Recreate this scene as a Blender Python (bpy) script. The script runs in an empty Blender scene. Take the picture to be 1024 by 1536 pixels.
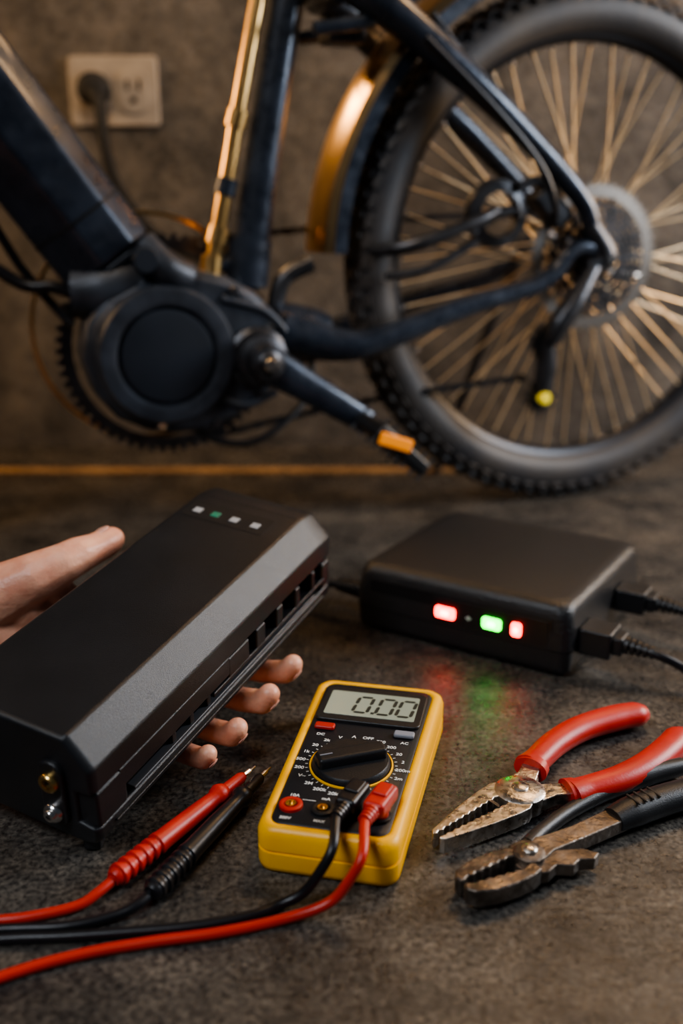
import bpy, bmesh, math, random
from mathutils import Vector, Matrix
random.seed(7)
D=bpy.data; SC=bpy.context.scene; COL=SC.collection
V=Vector
# ------------------------------------------------------------------ materials
def mat(name,col,rough=.5,metal=0.,bump=0.,bscale=200.,var=0.,vscale=8.,coat=0.,emit=None,estr=0.,sss=0.,spec=.5,rvar=0.,col2=None):
    m=D.materials.new(name); m.use_nodes=True; nt=m.node_tree; N=nt.nodes; L=nt.links
    b=N['Principled BSDF']
    b.inputs['Base Color'].default_value=(*col,1); b.inputs['Roughness'].default_value=rough
    b.inputs['Metallic'].default_value=metal; b.inputs['Coat Weight'].default_value=coat
    b.inputs['Specular IOR Level'].default_value=spec
    tc=N.new('ShaderNodeTexCoord')
    if emit:
        b.inputs['Emission Color'].default_value=(*emit,1); b.inputs['Emission Strength'].default_value=estr
    if sss:
        b.inputs['Subsurface Weight'].default_value=sss; b.inputs['Subsurface Radius'].default_value=(.02,.008,.004); b.inputs['Subsurface Scale'].default_value=.5
    if var or col2:
        n=N.new('ShaderNodeTexNoise'); n.inputs['Scale'].default_value=vscale; n.inputs['Detail'].default_value=6
        L.new(tc.outputs['Object'],n.inputs['Vector'])
        r=N.new('ShaderNodeValToRGB'); L.new(n.outputs['Fac'],r.inputs['Fac'])
        c2=col2 or tuple(min(1,c*(1+var)) for c in col); c1=tuple(c*(1-var) for c in col)
        r.color_ramp.elements[0].position=.35; r.color_ramp.elements[1].position=.65
        r.color_ramp.elements[0].color=(*c1,1); r.color_ramp.elements[1].color=(*c2,1)
        L.new(r.outputs['Color'],b.inputs['Base Color'])
    if rvar:
        n=N.new('ShaderNodeTexNoise'); n.inputs['Scale'].default_value=vscale*2.3; n.inputs['Detail'].default_value=5
        L.new(tc.outputs['Object'],n.inputs['Vector'])
        mr=N.new('ShaderNodeMapRange'); mr.inputs[3].default_value=max(.05,rough-rvar); mr.inputs[4].default_value=min(1,rough+rvar)
        mr.inputs[1].default_value=.3; mr.inputs[2].default_value=.7
        L.new(n.outputs['Fac'],mr.inputs[0]); L.new(mr.outputs[0],b.inputs['Roughness'])
    if bump:
        n=N.new('ShaderNodeTexNoise'); n.inputs['Scale'].default_value=bscale; n.inputs['Detail'].default_value=3
        L.new(tc.outputs['Object'],n.inputs['Vector'])
        bp=N.new('ShaderNodeBump'); bp.inputs['Strength'].default_value=bump; bp.inputs['Distance'].default_value=.001
        L.new(n.outputs['Fac'],bp.inputs['Height']); L.new(bp.outputs['Normal'],b.inputs['Normal'])
    return m

M_blk=mat('black_plastic',(.012,.012,.013),.42,bump=.25,bscale=900)
M_case=mat('battery_case_plastic',(.013,.014,.016),.35,bump=.35,bscale=1400,var=.15,vscale=20)
M_deep=mat('recess_black',(.004,.004,.005),.7,var=.1)
M_rub=mat('cable_rubber_black',(.008,.008,.010),.38,bump=.1,bscale=300)
M_cord=mat('cord_rubber_matte',(.008,.008,.009),.7,bump=.1,bscale=300)
M_red=mat('red_rubber',(.46,.024,.015),.42,bump=.15,bscale=500,var=.12,vscale=40)
M_redc=mat('red_cable',(.50,.03,.016),.38,bump=.08,bscale=400,var=.08)
M_yel=mat('yellow_holster',(1.0,.48,.006),.40,bump=.2,bscale=700,var=.06,vscale=30)
M_mface=mat('meter_face',(.014,.014,.016),.45,bump=.15,bscale=900)
M_lcd=mat('lcd_glass',(.32,.35,.27),.25,var=.05,vscale=15,coat=.3)
M_seg=mat('lcd_segment',(.02,.025,.02),.5,var=.05)
M_wht=mat('white_print',(.72,.72,.68),.6,var=.05)
M_gry=mat('grey_button',(.22,.23,.26),.5,var=.05)
M_rail=mat('rail_dark_grey',(.05,.053,.06),.35,var=.05)
M_steel=mat('plier_steel',(.55,.51,.46),.33,1.,bump=.5,bscale=260,var=.3,vscale=60,rvar=.15)
M_dsteel=mat('worn_dark_steel',(.17,.14,.115),.45,.85,bump=.8,bscale=220,var=.5,vscale=50,rvar=.15)
M_chr=mat('chrome',(.75,.73,.70),.2,1.,var=.05)
M_brass=mat('brass',(.75,.50,.18),.25,1.,var=.08,vscale=60)
M_chg=mat('charger_case',(.014,.014,.015),.36,bump=1.0,bscale=420)
M_chgp=mat('charger_panel',(.008,.008,.009),.35,bump=.2,bscale=600)
M_lr=mat('led_red',(.9,.05,.03),.3,emit=(1,.012,.006),estr=15)
M_lg=mat('led_green',(.05,.9,.12),.3,emit=(.004,1,.03),estr=9)
M_lrh=mat('led_core_warm',(1,.5,.3),.3,emit=(1,.18,.10),estr=24)
M_lgh=mat('led_core_green',(.4,1,.5),.3,emit=(.13,1,.20),estr=16)
M_skin=mat('skin',(.64,.28,.18),.44,bump=.55,bscale=260,sss=.2,col2=(.80,.42,.28),vscale=40)
M_nail=mat('fingernail',(.76,.43,.34),.25,var=.05,coat=.3)
M_frame=mat('bike_frame_paint',(.030,.038,.054),.33,.4,var=.25,vscale=25,coat=.25,rvar=.12)
M_mot=mat('motor_casing',(.042,.048,.060),.42,.3,bump=.5,bscale=300,var=.3,vscale=30)
M_motd=mat('motor_cover',(.024,.029,.038),.40,.2,bump=.3,bscale=500,var=.2)
M_tire=mat('tire_rubber',(.024,.025,.030),.55,bump=.4,bscale=150,vscale=9,col2=(.056,.046,.038))
M_spoke=mat('spoke_steel',(.72,.54,.33),.35,.6,var=.1)
M_rim=mat('rim_black',(.022,.023,.027),.35,.5,var=.15)
M_gold=mat('gold_highlight_and_ring',(.80,.50,.20),.28,1.,var=.15,vscale=15)  # gold colour stands in for warm rim light on the tube; ring shares it
M_fend=mat('bronze_fender',(.60,.40,.20),.30,1.,var=.2,vscale=10)
M_drv=mat('drivetrain_dark',(.07,.07,.075),.38,.8,var=.3,vscale=40)
M_rotor=mat('brake_rotor_steel',(.34,.31,.28),.34,.9,var=.2)
M_amb=mat('amber_reflector',(.95,.30,.02),.3,var=.1,emit=(1,.3,.02),estr=.3)  # weak emission makes the reflector glow, though it is no lamp
M_yd=mat('yellow_jockey',(.8,.65,.05),.35,var=.1,emit=(1,.75,.05),estr=.3)  # weak glow added to a plain yellow bolt
M_plate=mat('outlet_plate',(.36,.31,.26),.5,var=.10,vscale=30)
M_trim=mat('wood_trim',(.30,.175,.075),.6,bump=.3,bscale=60,var=.5,vscale=9)

def floor_mat():
    m=D.materials.new('stone_floor'); m.use_nodes=True; nt=m.node_tree; N=nt.nodes; L=nt.links
    b=N['Principled BSDF']; tc=N.new('ShaderNodeTexCoord')
    def noise(s,d=8,r=.6):
        n=N.new('ShaderNodeTexNoise'); n.inputs['Scale'].default_value=s; n.inputs['Detail'].default_value=d; n.inputs['Roughness'].default_value=r
        L.new(tc.outputs['Object'],n.inputs['Vector']); return n
    a=noise(11,12,.82); c=noise(230,4,.6); e=noise(40,8,.75)
    r=N.new('ShaderNodeValToRGB'); L.new(a.outputs['Fac'],r.inputs['Fac'])
    r.color_ramp.elements[0].position=.38; r.color_ramp.elements[1].position=.63
    r.color_ramp.elements[0].color=(.016,.017,.019,1); r.color_ramp.elements[1].color=(.110,.098,.084,1)
    r2=N.new('ShaderNodeValToRGB'); L.new(c.outputs['Fac'],r2.inputs['Fac'])
    r2.color_ramp.elements[0].position=.36; r2.color_ramp.elements[1].position=.66
    r2.color_ramp.elements[0].color=(.35,.35,.37,1); r2.color_ramp.elements[1].color=(1.7,1.65,1.55,1)
    mx=N.new('ShaderNodeMix'); mx.data_type='RGBA'; mx.blend_type='MULTIPLY'; mx.inputs[0].default_value=1
    L.new(r.outputs['Color'],mx.inputs[6]); L.new(r2.outputs['Color'],mx.inputs[7])
    L.new(mx.outputs[2],b.inputs['Base Color'])
    mr=N.new('ShaderNodeMapRange'); mr.inputs[1].default_value=.35; mr.inputs[2].default_value=.65; mr.inputs[3].default_value=.17; mr.inputs[4].default_value=.38
    L.new(e.outputs['Fac'],mr.inputs[0]); L.new(mr.outputs[0],b.inputs['Roughness'])
    ad=N.new('ShaderNodeMath'); ad.operation='MULTIPLY_ADD'; ad.inputs[1].default_value=.30
    L.new(c.outputs['Fac'],ad.inputs[0]); L.new(e.outputs['Fac'],ad.inputs[2])
    bp=N.new('ShaderNodeBump'); bp.inputs['Strength'].default_value=.5; bp.inputs['Distance'].default_value=.0022
    L.new(ad.outputs[0],bp.inputs['Height']); L.new(bp.outputs['Normal'],b.inputs['Normal'])
    return m
def wall_mat():
    m=D.materials.new('rough_plaster'); m.use_nodes=True; nt=m.node_tree; N=nt.nodes; L=nt.links
    b=N['Principled BSDF']; tc=N.new('ShaderNodeTexCoord'); b.inputs['Roughness'].default_value=.8
    n=N.new('ShaderNodeTexNoise'); n.inputs['Scale'].default_value=6; n.inputs['Detail'].default_value=15; n.inputs['Roughness'].default_value=.86
    L.new(tc.outputs['Object'],n.inputs['Vector'])
    r=N.new('ShaderNodeValToRGB'); L.new(n.outputs['Fac'],r.inputs['Fac'])
    r.color_ramp.elements[0].position=.40; r.color_ramp.elements[1].position=.62
    r.color_ramp.elements[0].color=(.045,.041,.038,1); r.color_ramp.elements[1].color=(.23,.20,.17,1)
    L.new(r.outputs['Color'],b.inputs['Base Color'])
    n2=N.new('ShaderNodeTexNoise'); n2.inputs['Scale'].default_value=38; n2.inputs['Detail'].default_value=8; n2.inputs['Roughness'].default_value=.7
    L.new(tc.outputs['Object'],n2.inputs['Vector'])
    bp=N.new('ShaderNodeBump'); bp.inputs['Strength'].default_value=1; bp.inputs['Distance'].default_value=.016
    L.new(n2.outputs['Fac'],bp.inputs['Height']); L.new(bp.outputs['Normal'],b.inputs['Normal'])
    return m

# ------------------------------------------------------------------ helpers
def empty(name,loc):
    e=D.objects.new(name,None); e.location=loc; e.empty_display_size=.05; COL.objects.link(e); return e
def fin(name,bm,m,par=None,smooth=True,bev=0,bseg=2,M=None,ang=35,keep=False):
    if M is not None: bmesh.ops.transform(bm,matrix=M,verts=bm.verts)
    if not keep: bmesh.ops.recalc_face_normals(bm,faces=bm.faces)
    me=D.meshes.new(name); bm.to_mesh(me); bm.free()
    me.materials.append(m)
    if smooth:
        for p in me.polygons: p.use_smooth=True
    o=D.objects.new(name,me); COL.objects.link(o)
    if par:
        o.parent=par; o.matrix_parent_inverse=Matrix.Translation(par.location).inverted()
    if bev:
        b=o.modifiers.new('bevel','BEVEL'); b.width=bev; b.segments=bseg; b.limit_method='ANGLE'; b.angle_limit=math.radians(ang)
        b.harden_normals=False
    if smooth:
        try:
            me.set_sharp_from_angle(angle=math.radians(45))
        except Exception: pass
        if bev:
            w=o.modifiers.new('wn','WEIGHTED_NORMAL'); w.keep_sharp=False
            me.attributes.remove(me.attributes['sharp_edge']) if 'sharp_edge' in me.attributes else None
    return o
def box(name,c,s,m,par=None,M=None,bev=0,bseg=2,rot=None):
    bm=bmesh.new(); bmesh.ops.create_cube(bm,size=1)
    T=Matrix.Translation(c)@(rot if rot is not None else Matrix())@Matrix.Diagonal((*s,1))
    bmesh.ops.transform(bm,matrix=T,verts=bm.verts)
    return fin(name,bm,m,par,True,bev,bseg,M)
def cr(pts,sub):
    P=[V(p) for p in pts]; n=len(P)
    if n==2: return [P[0].lerp(P[1],i/sub) for i in range(sub+1)],[i/sub for i in range(sub+1)]
    out=[];t=[]
    for i in range(n-1):
        p0=P[i-1] if i>0 else P[0]*2-P[1]; p1=P[i]; p2=P[i+1]; p3=P[i+2] if i+2<n else P[-1]*2-P[-2]
        for k in range(sub):
            s=k/sub
            out.append(.5*((2*p1)+(-p0+p2)*s+(2*p0-5*p1+4*p2-p3)*s*s+(-p0+3*p1-3*p2+p3)*s**3)); t.append(i+s)
    out.append(P[-1]); t.append(n-1)
    return out,t
def add_tube(bm,pts,rad,seg=12,sub=8,ecc=1.0,upv=None,lin=False):
    if lin: path=[V(p) for p in pts]; t=list(range(len(path)))
    else: path,t=cr(pts,sub)
    def R(x):
        if not isinstance(rad,(list,tuple)): return rad
        i=min(int(x),len(rad)-2); f=x-i; return rad[i]*(1-f)+rad[i+1]*f
    rings=[]; T0=(path[1]-path[0]).normalized()
    up=V(upv) if upv is not None else (V((0,0,1)) if abs(T0.z)<.9 else V((1,0,0)))
    nrm=(up-T0*up.dot(T0)).normalized()
    for i,p in enumerate(path):
        T=(path[min(i+1,len(path)-1)]-path[max(i-1,0)]).normalized()
        nrm=(nrm-T*nrm.dot(T)).normalized(); bn=T.cross(nrm)
        r=R(t[i])
        rings.append([bm.verts.new(p+nrm*math.cos(a)*r*ecc+bn*math.sin(a)*r) for a in [2*math.pi*k/seg for k in range(seg)]])
    for a,b in zip(rings,rings[1:]):
        for k in range(seg): bm.faces.new((a[k],a[(k+1)%seg],b[(k+1)%seg],b[k]))
    bm.faces.new(rings[0][::-1]); bm.faces.new(rings[-1])
def tube(name,pts,rad,m,par=None,M=None,seg=12,sub=8,ecc=1.,upv=None,lin=False):
    bm=bmesh.new(); add_tube(bm,pts,rad,seg,sub,ecc,upv,lin); return fin(name,bm,m,par,True,M=M)
def add_lathe(bm,prof,seg=32,closed=False,a0=0,a1=2*math.pi,T=None):
    full=abs(a1-a0-2*math.pi)<1e-6; n=seg if full else seg+1
    rings=[]
    for k in range(n):
        a=a0+(a1-a0)*k/seg
        rings.append([bm.verts.new((r*math.cos(a),r*math.sin(a),h)) for r,h in prof])
    vs=[v for r in rings for v in r]
    for k in range(seg):
        A=rings[k]; B=rings[(k+1)%n]
        for j in range(len(prof)-(0 if closed else 1)):
            j2=(j+1)%len(prof)
            bm.faces.new((A[j],B[j],B[j2],A[j2]))
    if not full and closed:
        bm.faces.new(rings[0]); bm.faces.new(rings[-1][::-1])
    bmesh.ops.remove_doubles(bm,verts=vs,dist=1e-6)
    if T is not None: bmesh.ops.transform(bm,matrix=T,verts=[v for v in vs if v.is_valid])
def lathe(name,prof,m,par=None,M=None,seg=32,closed=False,a0=0,a1=2*math.pi,bev=0):
    bm=bmesh.new(); add_lathe(bm,prof,seg,closed,a0,a1); return fin(name,bm,m,par,True,bev=bev,M=M)
def prism(name,outl,z0,z1,m,par=None,M=None,bev=0,bseg=2,ang=35):
    bm=bmesh.new()
    a=[bm.verts.new((x,y,z0)) for x,y in outl]; b=[bm.verts.new((x,y,z1)) for x,y in outl]
    n=len(a)
    for k in range(n): bm.faces.new((a[k],a[(k+1)%n],b[(k+1)%n],b[k]))
    bm.faces.new(a[::-1]); bm.faces.new(b)
    return fin(name,bm,m,par,True,bev,bseg,M,ang)
def frame(o,x,y,z):
    x,y,z,o=V(x),V(y),V(z),V(o)
    return Matrix(((x.x,y.x,z.x,o.x),(x.y,y.y,z.y,o.y),(x.z,y.z,z.z,o.z),(0,0,0,1)))
def aim(o,d,up=(0,0,1)):
    z=V(d).normalized(); x=V(up).cross(z)
    if x.length<1e-4: x=V((1,0,0))
    x.normalize(); y=z.cross(x); return frame(o,x,y,z)
def rrect(w,h,r,n=5,cx=0,cy=0):
    o=[]
    for sx,sy,a in((1,1,0),(-1,1,90),(-1,-1,180),(1,-1,270)):
        for k in range(n+1):
            t=math.radians(a+90*k/n); o.append((cx+sx*(w/2-r)+r*math.cos(t),cy+sy*(h/2-r)+r*math.sin(t)))
    return o

# ------------------------------------------------------------------ room
bm=bmesh.new(); bmesh.ops.create_grid(bm,x_segments=1,y_segments=1,size=1)
bmesh.ops.transform(bm,matrix=Matrix.Translation((0,.35,0))@Matrix.Diagonal((2.5,1.5,1,1)),verts=bm.verts)
fin('floor',bm,floor_mat(),smooth=False)
box('wall_back',(0,1.9,1.2),(5,.1,2.4),wall_mat())
box('trim_1',(-1.08,1.668,.003),(2.84,.028,.006),M_trim,bev=.0015)

# ------------------------------------------------------------------ wall outlet + plug
wo=empty('wall_outlet',(-.388,1.846,.625))
MW=frame((-.388,1.85,.625),(1,0,0),(0,0,1),(0,-1,0))
prism('face_plate',rrect(.152,.112,.008),0,.008,M_plate,wo,MW,bev=.003)
for i,cx in enumerate((-.034,.034)):
    prism('receptacle_%d'%(i+1),rrect(.050,.070,.018,cx=cx),.008,.011,M_plate,wo,MW,bev=.001)
    for j,(dx,dy,w,h) in enumerate(((-.010,.010,.005,.016),(.010,.010,.005,.016),(0,-.014,.010,.009))):
        box('slot_%d_%d'%(i+1,j+1),(cx+dx,dy,.0112),(w,h,.001),M_deep,wo,MW)
pc=empty('power_cord',(-.415,1.83,.626))
MP=frame((-.418,1.84,.627),(1,0,0),(0,0,1),(0,-1,0))
lathe('plug_body',[(0,.0),(.026,0),(.028,.006),(.027,.026),(.022,.036),(.012,.040),(0,.040)],M_cord,pc,MP)
tube('cord',[(-.415,1.81,.622),(-.402,1.79,.600),(-.397,1.78,.545),(-.380,1.78,.476),(-.333,1.78,.406),(-.267,1.78,.361),(-.215,1.76,.350),(-.16,1.68,.335),(-.16,1.52,.31),(-.17,1.42,.29)],[.014,.011,.0095,.009,.009,.009,.009,.008,.007,.007],M_cord,pc)

# ------------------------------------------------------------------ electric bicycle
yaw=math.radians(20); U=V((math.cos(yaw),math.sin(yaw),0)); NN=V((math.sin(yaw),-math.cos(yaw),0)); C0=V((.353,1.544,0))
MB=frame(C0,U,(0,0,1),NN)     # local (u,height,offset to near side)
bk=empty('electric_bicycle',C0)
def bt(name,pts,rad,m,**k): return tube(name,pts,rad,m,bk,MB,**k)
def wheel(tag,u0):
    MWh=MB@Matrix.Translation((u0,.372,0))
    R=.366
    prof=[]
    for k in range(20):
        a=2*math.pi*k/20; prof.append((R-.033+.033*math.cos(a),.031*math.sin(a)))
    lathe(tag+'_tire',prof,M_tire,bk,MWh,seg=96,closed=True)
    bm=bmesh.new()
    for k in range(84):
        a=2*math.pi*k/84
        for j,(t,da,w) in enumerate(((0,0,.013),(.55,.5,.011),(-.55,.5,.011),(1.0,.0,.010),(-1.0,.0,.010))):
            rr=R-.033+.034*math.cos(t); oo=.032*math.sin(t); aa=a+da*2*math.pi/84
            T=Matrix.Rotation(aa,4,'Z')@Matrix.Translation((rr,0,oo))@Matrix.Rotation(-t,4,'Y')@Matrix.Diagonal((.006,.014,w,1))
            g=bmesh.ops.create_cube(bm,size=1); bmesh.ops.transform(bm,matrix=T,verts=g['verts'])
    fin(tag+'_tread_knobs',bm,M_tire,bk,False,M=MWh)
    ri=R-.064
    lathe(tag+'_rim',[(ri+.008,-.016),(ri+.008,.016),(ri-.004,.012),(ri-.010,.004),(ri-.010,-.004),(ri-.004,-.012)],M_rim,bk,MWh,seg=96,closed=True)
    bm=bmesh.new(); ns=56
    for k in range(ns):
        a=2*math.pi*k/ns; side=1 if k%2 else -1; tw=(.9 if (k//2)%2 else -.9)
        p0=V((.028*math.cos(a+tw),.028*math.sin(a+tw),side*.028)); p1=V(((ri-.006)*math.cos(a),(ri-.006)*math.sin(a),side*.002))
        add_tube(bm,[p0,p1],.0015,seg=6,sub=1)
    fin(tag+'_spokes',bm,M_spoke,bk,True,M=MWh)
    bm=bmesh.new()
    for k in range(ns):
        a=2*math.pi*k/ns; c=V(((ri-.016)*math.cos(a),(ri-.016)*math.sin(a),0)); add_tube(bm,[c,c*(ri-.004)/(ri-.016)],.0030,seg=6,sub=1)
    fin(tag+'_spoke_nipples',bm,M_chr,bk,True,M=MWh)
    lathe(tag+'_hub',[(0,-.068),(.008,-.068),(.010,-.05),(.030,-.032),(.032,-.026),(.018,-.020),(.016,0),(.018,.020),(.032,.026),(.030,.032),(.012,.045),(.010,.068),(0,.068)],M_drv,bk,MWh)
    return MWh
MH=wheel('rear_wheel',0)
wheel('front_wheel',-1.27)
# brake rotor near side
bm=bmesh.new(); add_lathe(bm,[(.100,.0405),(.100,.0430),(.085,.0430),(.085,.0405)],72,True)
for k in range(8):
    a=2*math.pi*k/8
    add_tube(bm,[(.028*math.cos(a),.028*math.sin(a),.0415),(.055*math.cos(a+.35),.055*math.sin(a+.35),.0415),(.087*math.cos(a+.45),.087*math.sin(a+.45),.0415)],.0040,seg=6,sub=4)
for k in range(48):
    a=2*math.pi*k/48; T=Matrix.Rotation(a,4,'Z')@Matrix.Translation((.102,0,.0418))@Matrix.Diagonal((.006,.006,.0025,1))
    g=bmesh.ops.create_cube(bm,size=1); bmesh.ops.transform(bm,matrix=T,verts=g['verts'])
add_lathe(bm,[(0,.046),(.033,.046),(.033,.038),(0,.038)],24)
fin('brake_rotor',bm,M_rotor,bk,True,M=MH)
# cassette sprockets
bm=bmesh.new()
for i,(r,o) in enumerate(((.075,.047),(.064,.051),(.054,.055),(.044,.059),(.035,.063))):
    add_lathe(bm,[(r-.005,o),(r,o),(r,o+.0018),(r-.005,o+.0018)],48,True)
    for k in range(int(r*420)):
        a=2*math.pi*k/int(r*420); T=Matrix.Rotation(a,4,'Z')@Matrix.Translation((r+.002,0,o+.001))@Matrix.Diagonal((.006,.005,.0018,1))
        g=bmesh.ops.create_cube(bm,size=1); bmesh.ops.transform(bm,matrix=T,verts=g['verts'])
for k in range(5):
    a=2*math.pi*k/5; add_tube(bm,[(.012*math.cos(a),.012*math.sin(a),.06),(.07*math.cos(a),.07*math.sin(a),.048)],.004,seg=6,sub=2)
add_lathe(bm,[(0,.07),(.018,.070),(.020,.045),(0,.045)],20)
fin('sprocket_cassette',bm,M_drv,bk,True,M=MH)
lathe('axle_nut',[(0,.092),(.006,.092),(.008,.088),(.009,.074),(.014,.072),(.014,.066),(0,.066)],M_chr,bk,MH,seg=6)
# frame: down tube with its battery
ax=V((-.572,.82,0)).normalized(); pr=V((.82,.572,0)).normalized()
MD=MB@frame((-.692,.382,.0),pr,V((0,0,1)),pr.cross(V((0,0,1))))
sg=1 if pr.cross(V((0,0,1))).dot(ax)>0 else -1
oct_=[(-.062,-.022),(-.045,-.040),(.030,-.040),(.062,-.022),(.062,.018),(.034,.046),(-.012,.046),(-.062,.010)]
zz=sorted((0*sg,.66*sg)); prism('down_tube_battery',oct_,zz[0],zz[1],M_frame,bk,MD,bev=.006)
zz=sorted((-.012*sg,.0)); prism('down_tube_end_cap',[(x*.93,y*.93) for x,y in oct_],zz[0],zz[1],M_motd,bk,MD,bev=.004)
for z_ in (.06,.50):
    zz=sorted((z_*sg,(z_+.004)*sg)); prism('case_seam_%d'%int(z_*100),[(x*1.006,y*1.01) for x,y in oct_],zz[0],zz[1],M_deep,bk,MD)
bt('down_tube_bracket',[(-.735,.345,0),(-.700,.345,.01),(-.665,.350,.01),(-.64,.33,0)],[.035,.04,.04,.035],M_mot)
bt('bracket_arm',[(-.655,.405,.045),(-.630,.375,.055),(-.60,.36,.05)],[.018,.022,.02],M_mot)
lathe('bracket_bolt',[(0,.012),(.014,.012),(.017,.008),(.017,0),(0,0)],M_motd,bk,MB@Matrix.Translation((-.655,.385,.062)),seg=20)
# seat tube, slim gold tube added as its warm rim highlight
bt('seat_tube',[(-.512,.345,0),(-.480,.53,0),(-.428,.80,0)],[.025,.023,.022],M_frame,seg=20)
bt('seat_tube_socket',[(-.512,.345,0),(-.504,.405,0)],.029,M_frame,seg=20)
bt('rim_highlight_tube',[(-.557,.375,.004),(-.530,.50,.004),(-.515,.57,.004),(-.462,.80,.004)],.0105,M_gold,seg=16)
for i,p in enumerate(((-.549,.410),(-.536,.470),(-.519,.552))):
    bt('highlight_tube_band_%d'%i,[(p[0]-.003,p[1]-.010,.004),(p[0]+.003,p[1]+.010,.004)],.0145,M_gold if i!=1 else M_frame,seg=16)
bt('highlight_tube_tip',[(-.562,.350,.004),(-.557,.385,.004)],[.016,.014],M_gold,seg=16)
bt('highlight_tube_bridge',[(-.560,.372,.004),(-.500,.372,.004)],.010,M_frame)
# stays
for s,o in (('near',.072),('far',-.072)):
    bt('seat_stay_'+s,[(-.43,.735,.03*(1 if o>0 else -1)),(-.35,.690,o*.8),(-.24,.612,o),(-.13,.528,o),(-.045,.452,o),(-.02,.40,o)],[.024,.024,.020,.016,.014,.013],M_frame,seg=16)
    bt('chain_stay_'+s,[(-.47,.285,o*.5),(-.40,.268,o*.9),(-.34,.276,o),(-.22,.312,o),(-.10,.343,o),(-.055,.385,o),(-.02,.388,o)],[.030,.022,.017,.015,.013,.011,.011],M_frame,seg=16)
    bt('dropout_'+s,[(-.03,.42,o),(.0,.375,o),(-.03,.36,o)],[.014,.018,.012],M_drv)
bt('stay_yoke',[(-.475,.275,0),(-.43,.275,0),(-.402,.270,0)],[.050,.040,.034],M_frame,seg=16)
bt('stay_cross_bridge',[(-.395,.70,-.05),(-.395,.70,.05)],.015,M_frame)
bt('brake_hose',[(-.30,.645,.095),(-.20,.565,.097),(-.13,.50,.095),(-.10,.45,.09),(-.08,.42,.06)],.005,M_rub)
box('brake_caliper',(-.085,.445,.052),(.06,.035,.034),M_drv,bk,MB,bev=.006,rot=Matrix.Rotation(-.8,4,'Z'))
bt('caliper_banjo',[(-.14,.47,.06),(-.11,.478,.062),(-.09,.455,.062)],.007,M_drv)
# fender : two-layer arc
MF=MB@Matrix.Translation((0,.372,0))
rf=.415
lathe('rear_fender',[(rf-.012,-.046),(rf-.002,-.042),(rf+.006,-.022),(rf+.008,0),(rf+.006,.022),(rf-.002,.042),(rf-.012,.046),(rf-.012,.043),(rf-.004,.039),(rf+.003,.021),(rf+.005,0),(rf+.003,-.021),(rf-.004,-.039),(rf-.012,-.043)],M_fend,bk,MF,seg=60,closed=True,a0=math.radians(95),a1=math.radians(178))
rg=.398
lathe('fender_lip',[(rg-.014,.040),(rg+.004,.044),(rg+.004,.048),(rg-.014,.046)],M_frame,bk,MF,seg=60,closed=True,a0=math.radians(95),a1=math.radians(178))
bt('fender_bracket',[(-.42,.372,.0),(-.46,.35,0),(-.475,.30,0)],[.012,.012,.012],M_drv)
bt('fender_stay',[(-.27,.68,.05),(-.15,.55,.055),(-.02,.39,.06)],.004,M_drv)
bt('rack_rail',[(-.43,.655,.05),(-.36,.668,.055),(-.30,.70,.055),(-.1,.80,.05)],[.008,.010,.010,.009],M_frame)
bt('rack_rail_far',[(-.43,.655,-.05),(-.36,.668,-.055),(-.30,.70,-.055),(-.1,.80,-.05)],[.008,.010,.010,.009],M_frame)
box('rear_light_block',(-.375,.655,.0),(.05,.022,.05),M_drv,bk,MB,bev=.005)
# head, fork, top tube (beyond the frame edge)
bt('top_tube',[(-.43,.80,0),(-.70,.86,0),(-1.03,.93,0)],[.022,.02,.024],M_frame,seg=16)
bt('head_tube',[(-1.09,.84,0),(-1.05,1.0,0)],.026,M_frame,seg=16)
for o in(-.06,.06): bt('fork_leg_%s'%('near' if o>0 else 'far'),[(-1.10,.82,0),(-1.11,.78,o),(-1.18,.60,o),(-1.268,.372,o)],[.02,.02,.019,.014],M_frame,seg=14)
bt('handlebar',[(-1.02,1.06,-.32),(-1.045,1.05,0),(-1.02,1.06,.32)],.014,M_blk)
bt('seat_post',[(-.43,.79,0),(-.395,.97,0)],.015,M_drv)
bt('saddle',[(-.50,1.0,0),(-.42,.995,0),(-.33,.99,0),(-.29,.995,0)],[.025,.04,.07,.05],M_blk,ecc=.35)
# motor
outl=[]
for deg,r in ((0,.140),(20,.130),(40,.120),(60,.112),(80,.108),(100,.108),(120,.118),(140,.128),(160,.134),(180,.134),(200,.130),(220,.124),(240,.114),(260,.107),(280,.106),(300,.108),(320,.116),(340,.130)):
    a=math.radians(deg); outl.append((-.603+r*math.cos(a),.264+r*math.sin(a)*.99))
prism('motor_casing',outl,-.045,.050,M_mot,bk,MB,bev=.014,bseg=4,ang=50)
prism('motor_side_shell',[(-.603+(x+.603)*.93,.264+(y-.264)*.93) for x,y in outl],.050,.060,M_mot,bk,MB,bev=.005,bseg=3,ang=50)
MM=MB@Matrix.Translation((-.634,.267,.058))
lathe('motor_ring',[(.088,0),(.088,.010),(.084,.016),(.070,.018),(.064,.016),(.062,.009),(.0,.009)],M_mot,bk,MM,seg=56)
lathe('motor_disc',[(.060,.009),(.058,.0155),(.054,.0165),(0,.0165)],M_motd,bk,MM,seg=56)
for k in range(9):
    a=math.radians(20+k*38)
    lathe('case_screw_%d'%k,[(0,.006),(.005,.006),(.006,.004),(.006,0)],M_chr if k%3==0 else M_drv,bk,MB@Matrix.Translation((-.603+.112*math.cos(a),.264+.094*math.sin(a),.059)),seg=12)
bt('case_rib_1',[(-.56,.335,.060),(-.50,.315,.060),(-.462,.27,.060)],.005,M_mot)
bt('case_rib_2',[(-.565,.205,.060),(-.53,.195,.060),(-.49,.21,.060)],.005,M_mot)
bm=bmesh.new(); add_lathe(bm,[(.128,-.052),(.143,-.052),(.143,-.048),(.128,-.048)],80,True)
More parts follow.
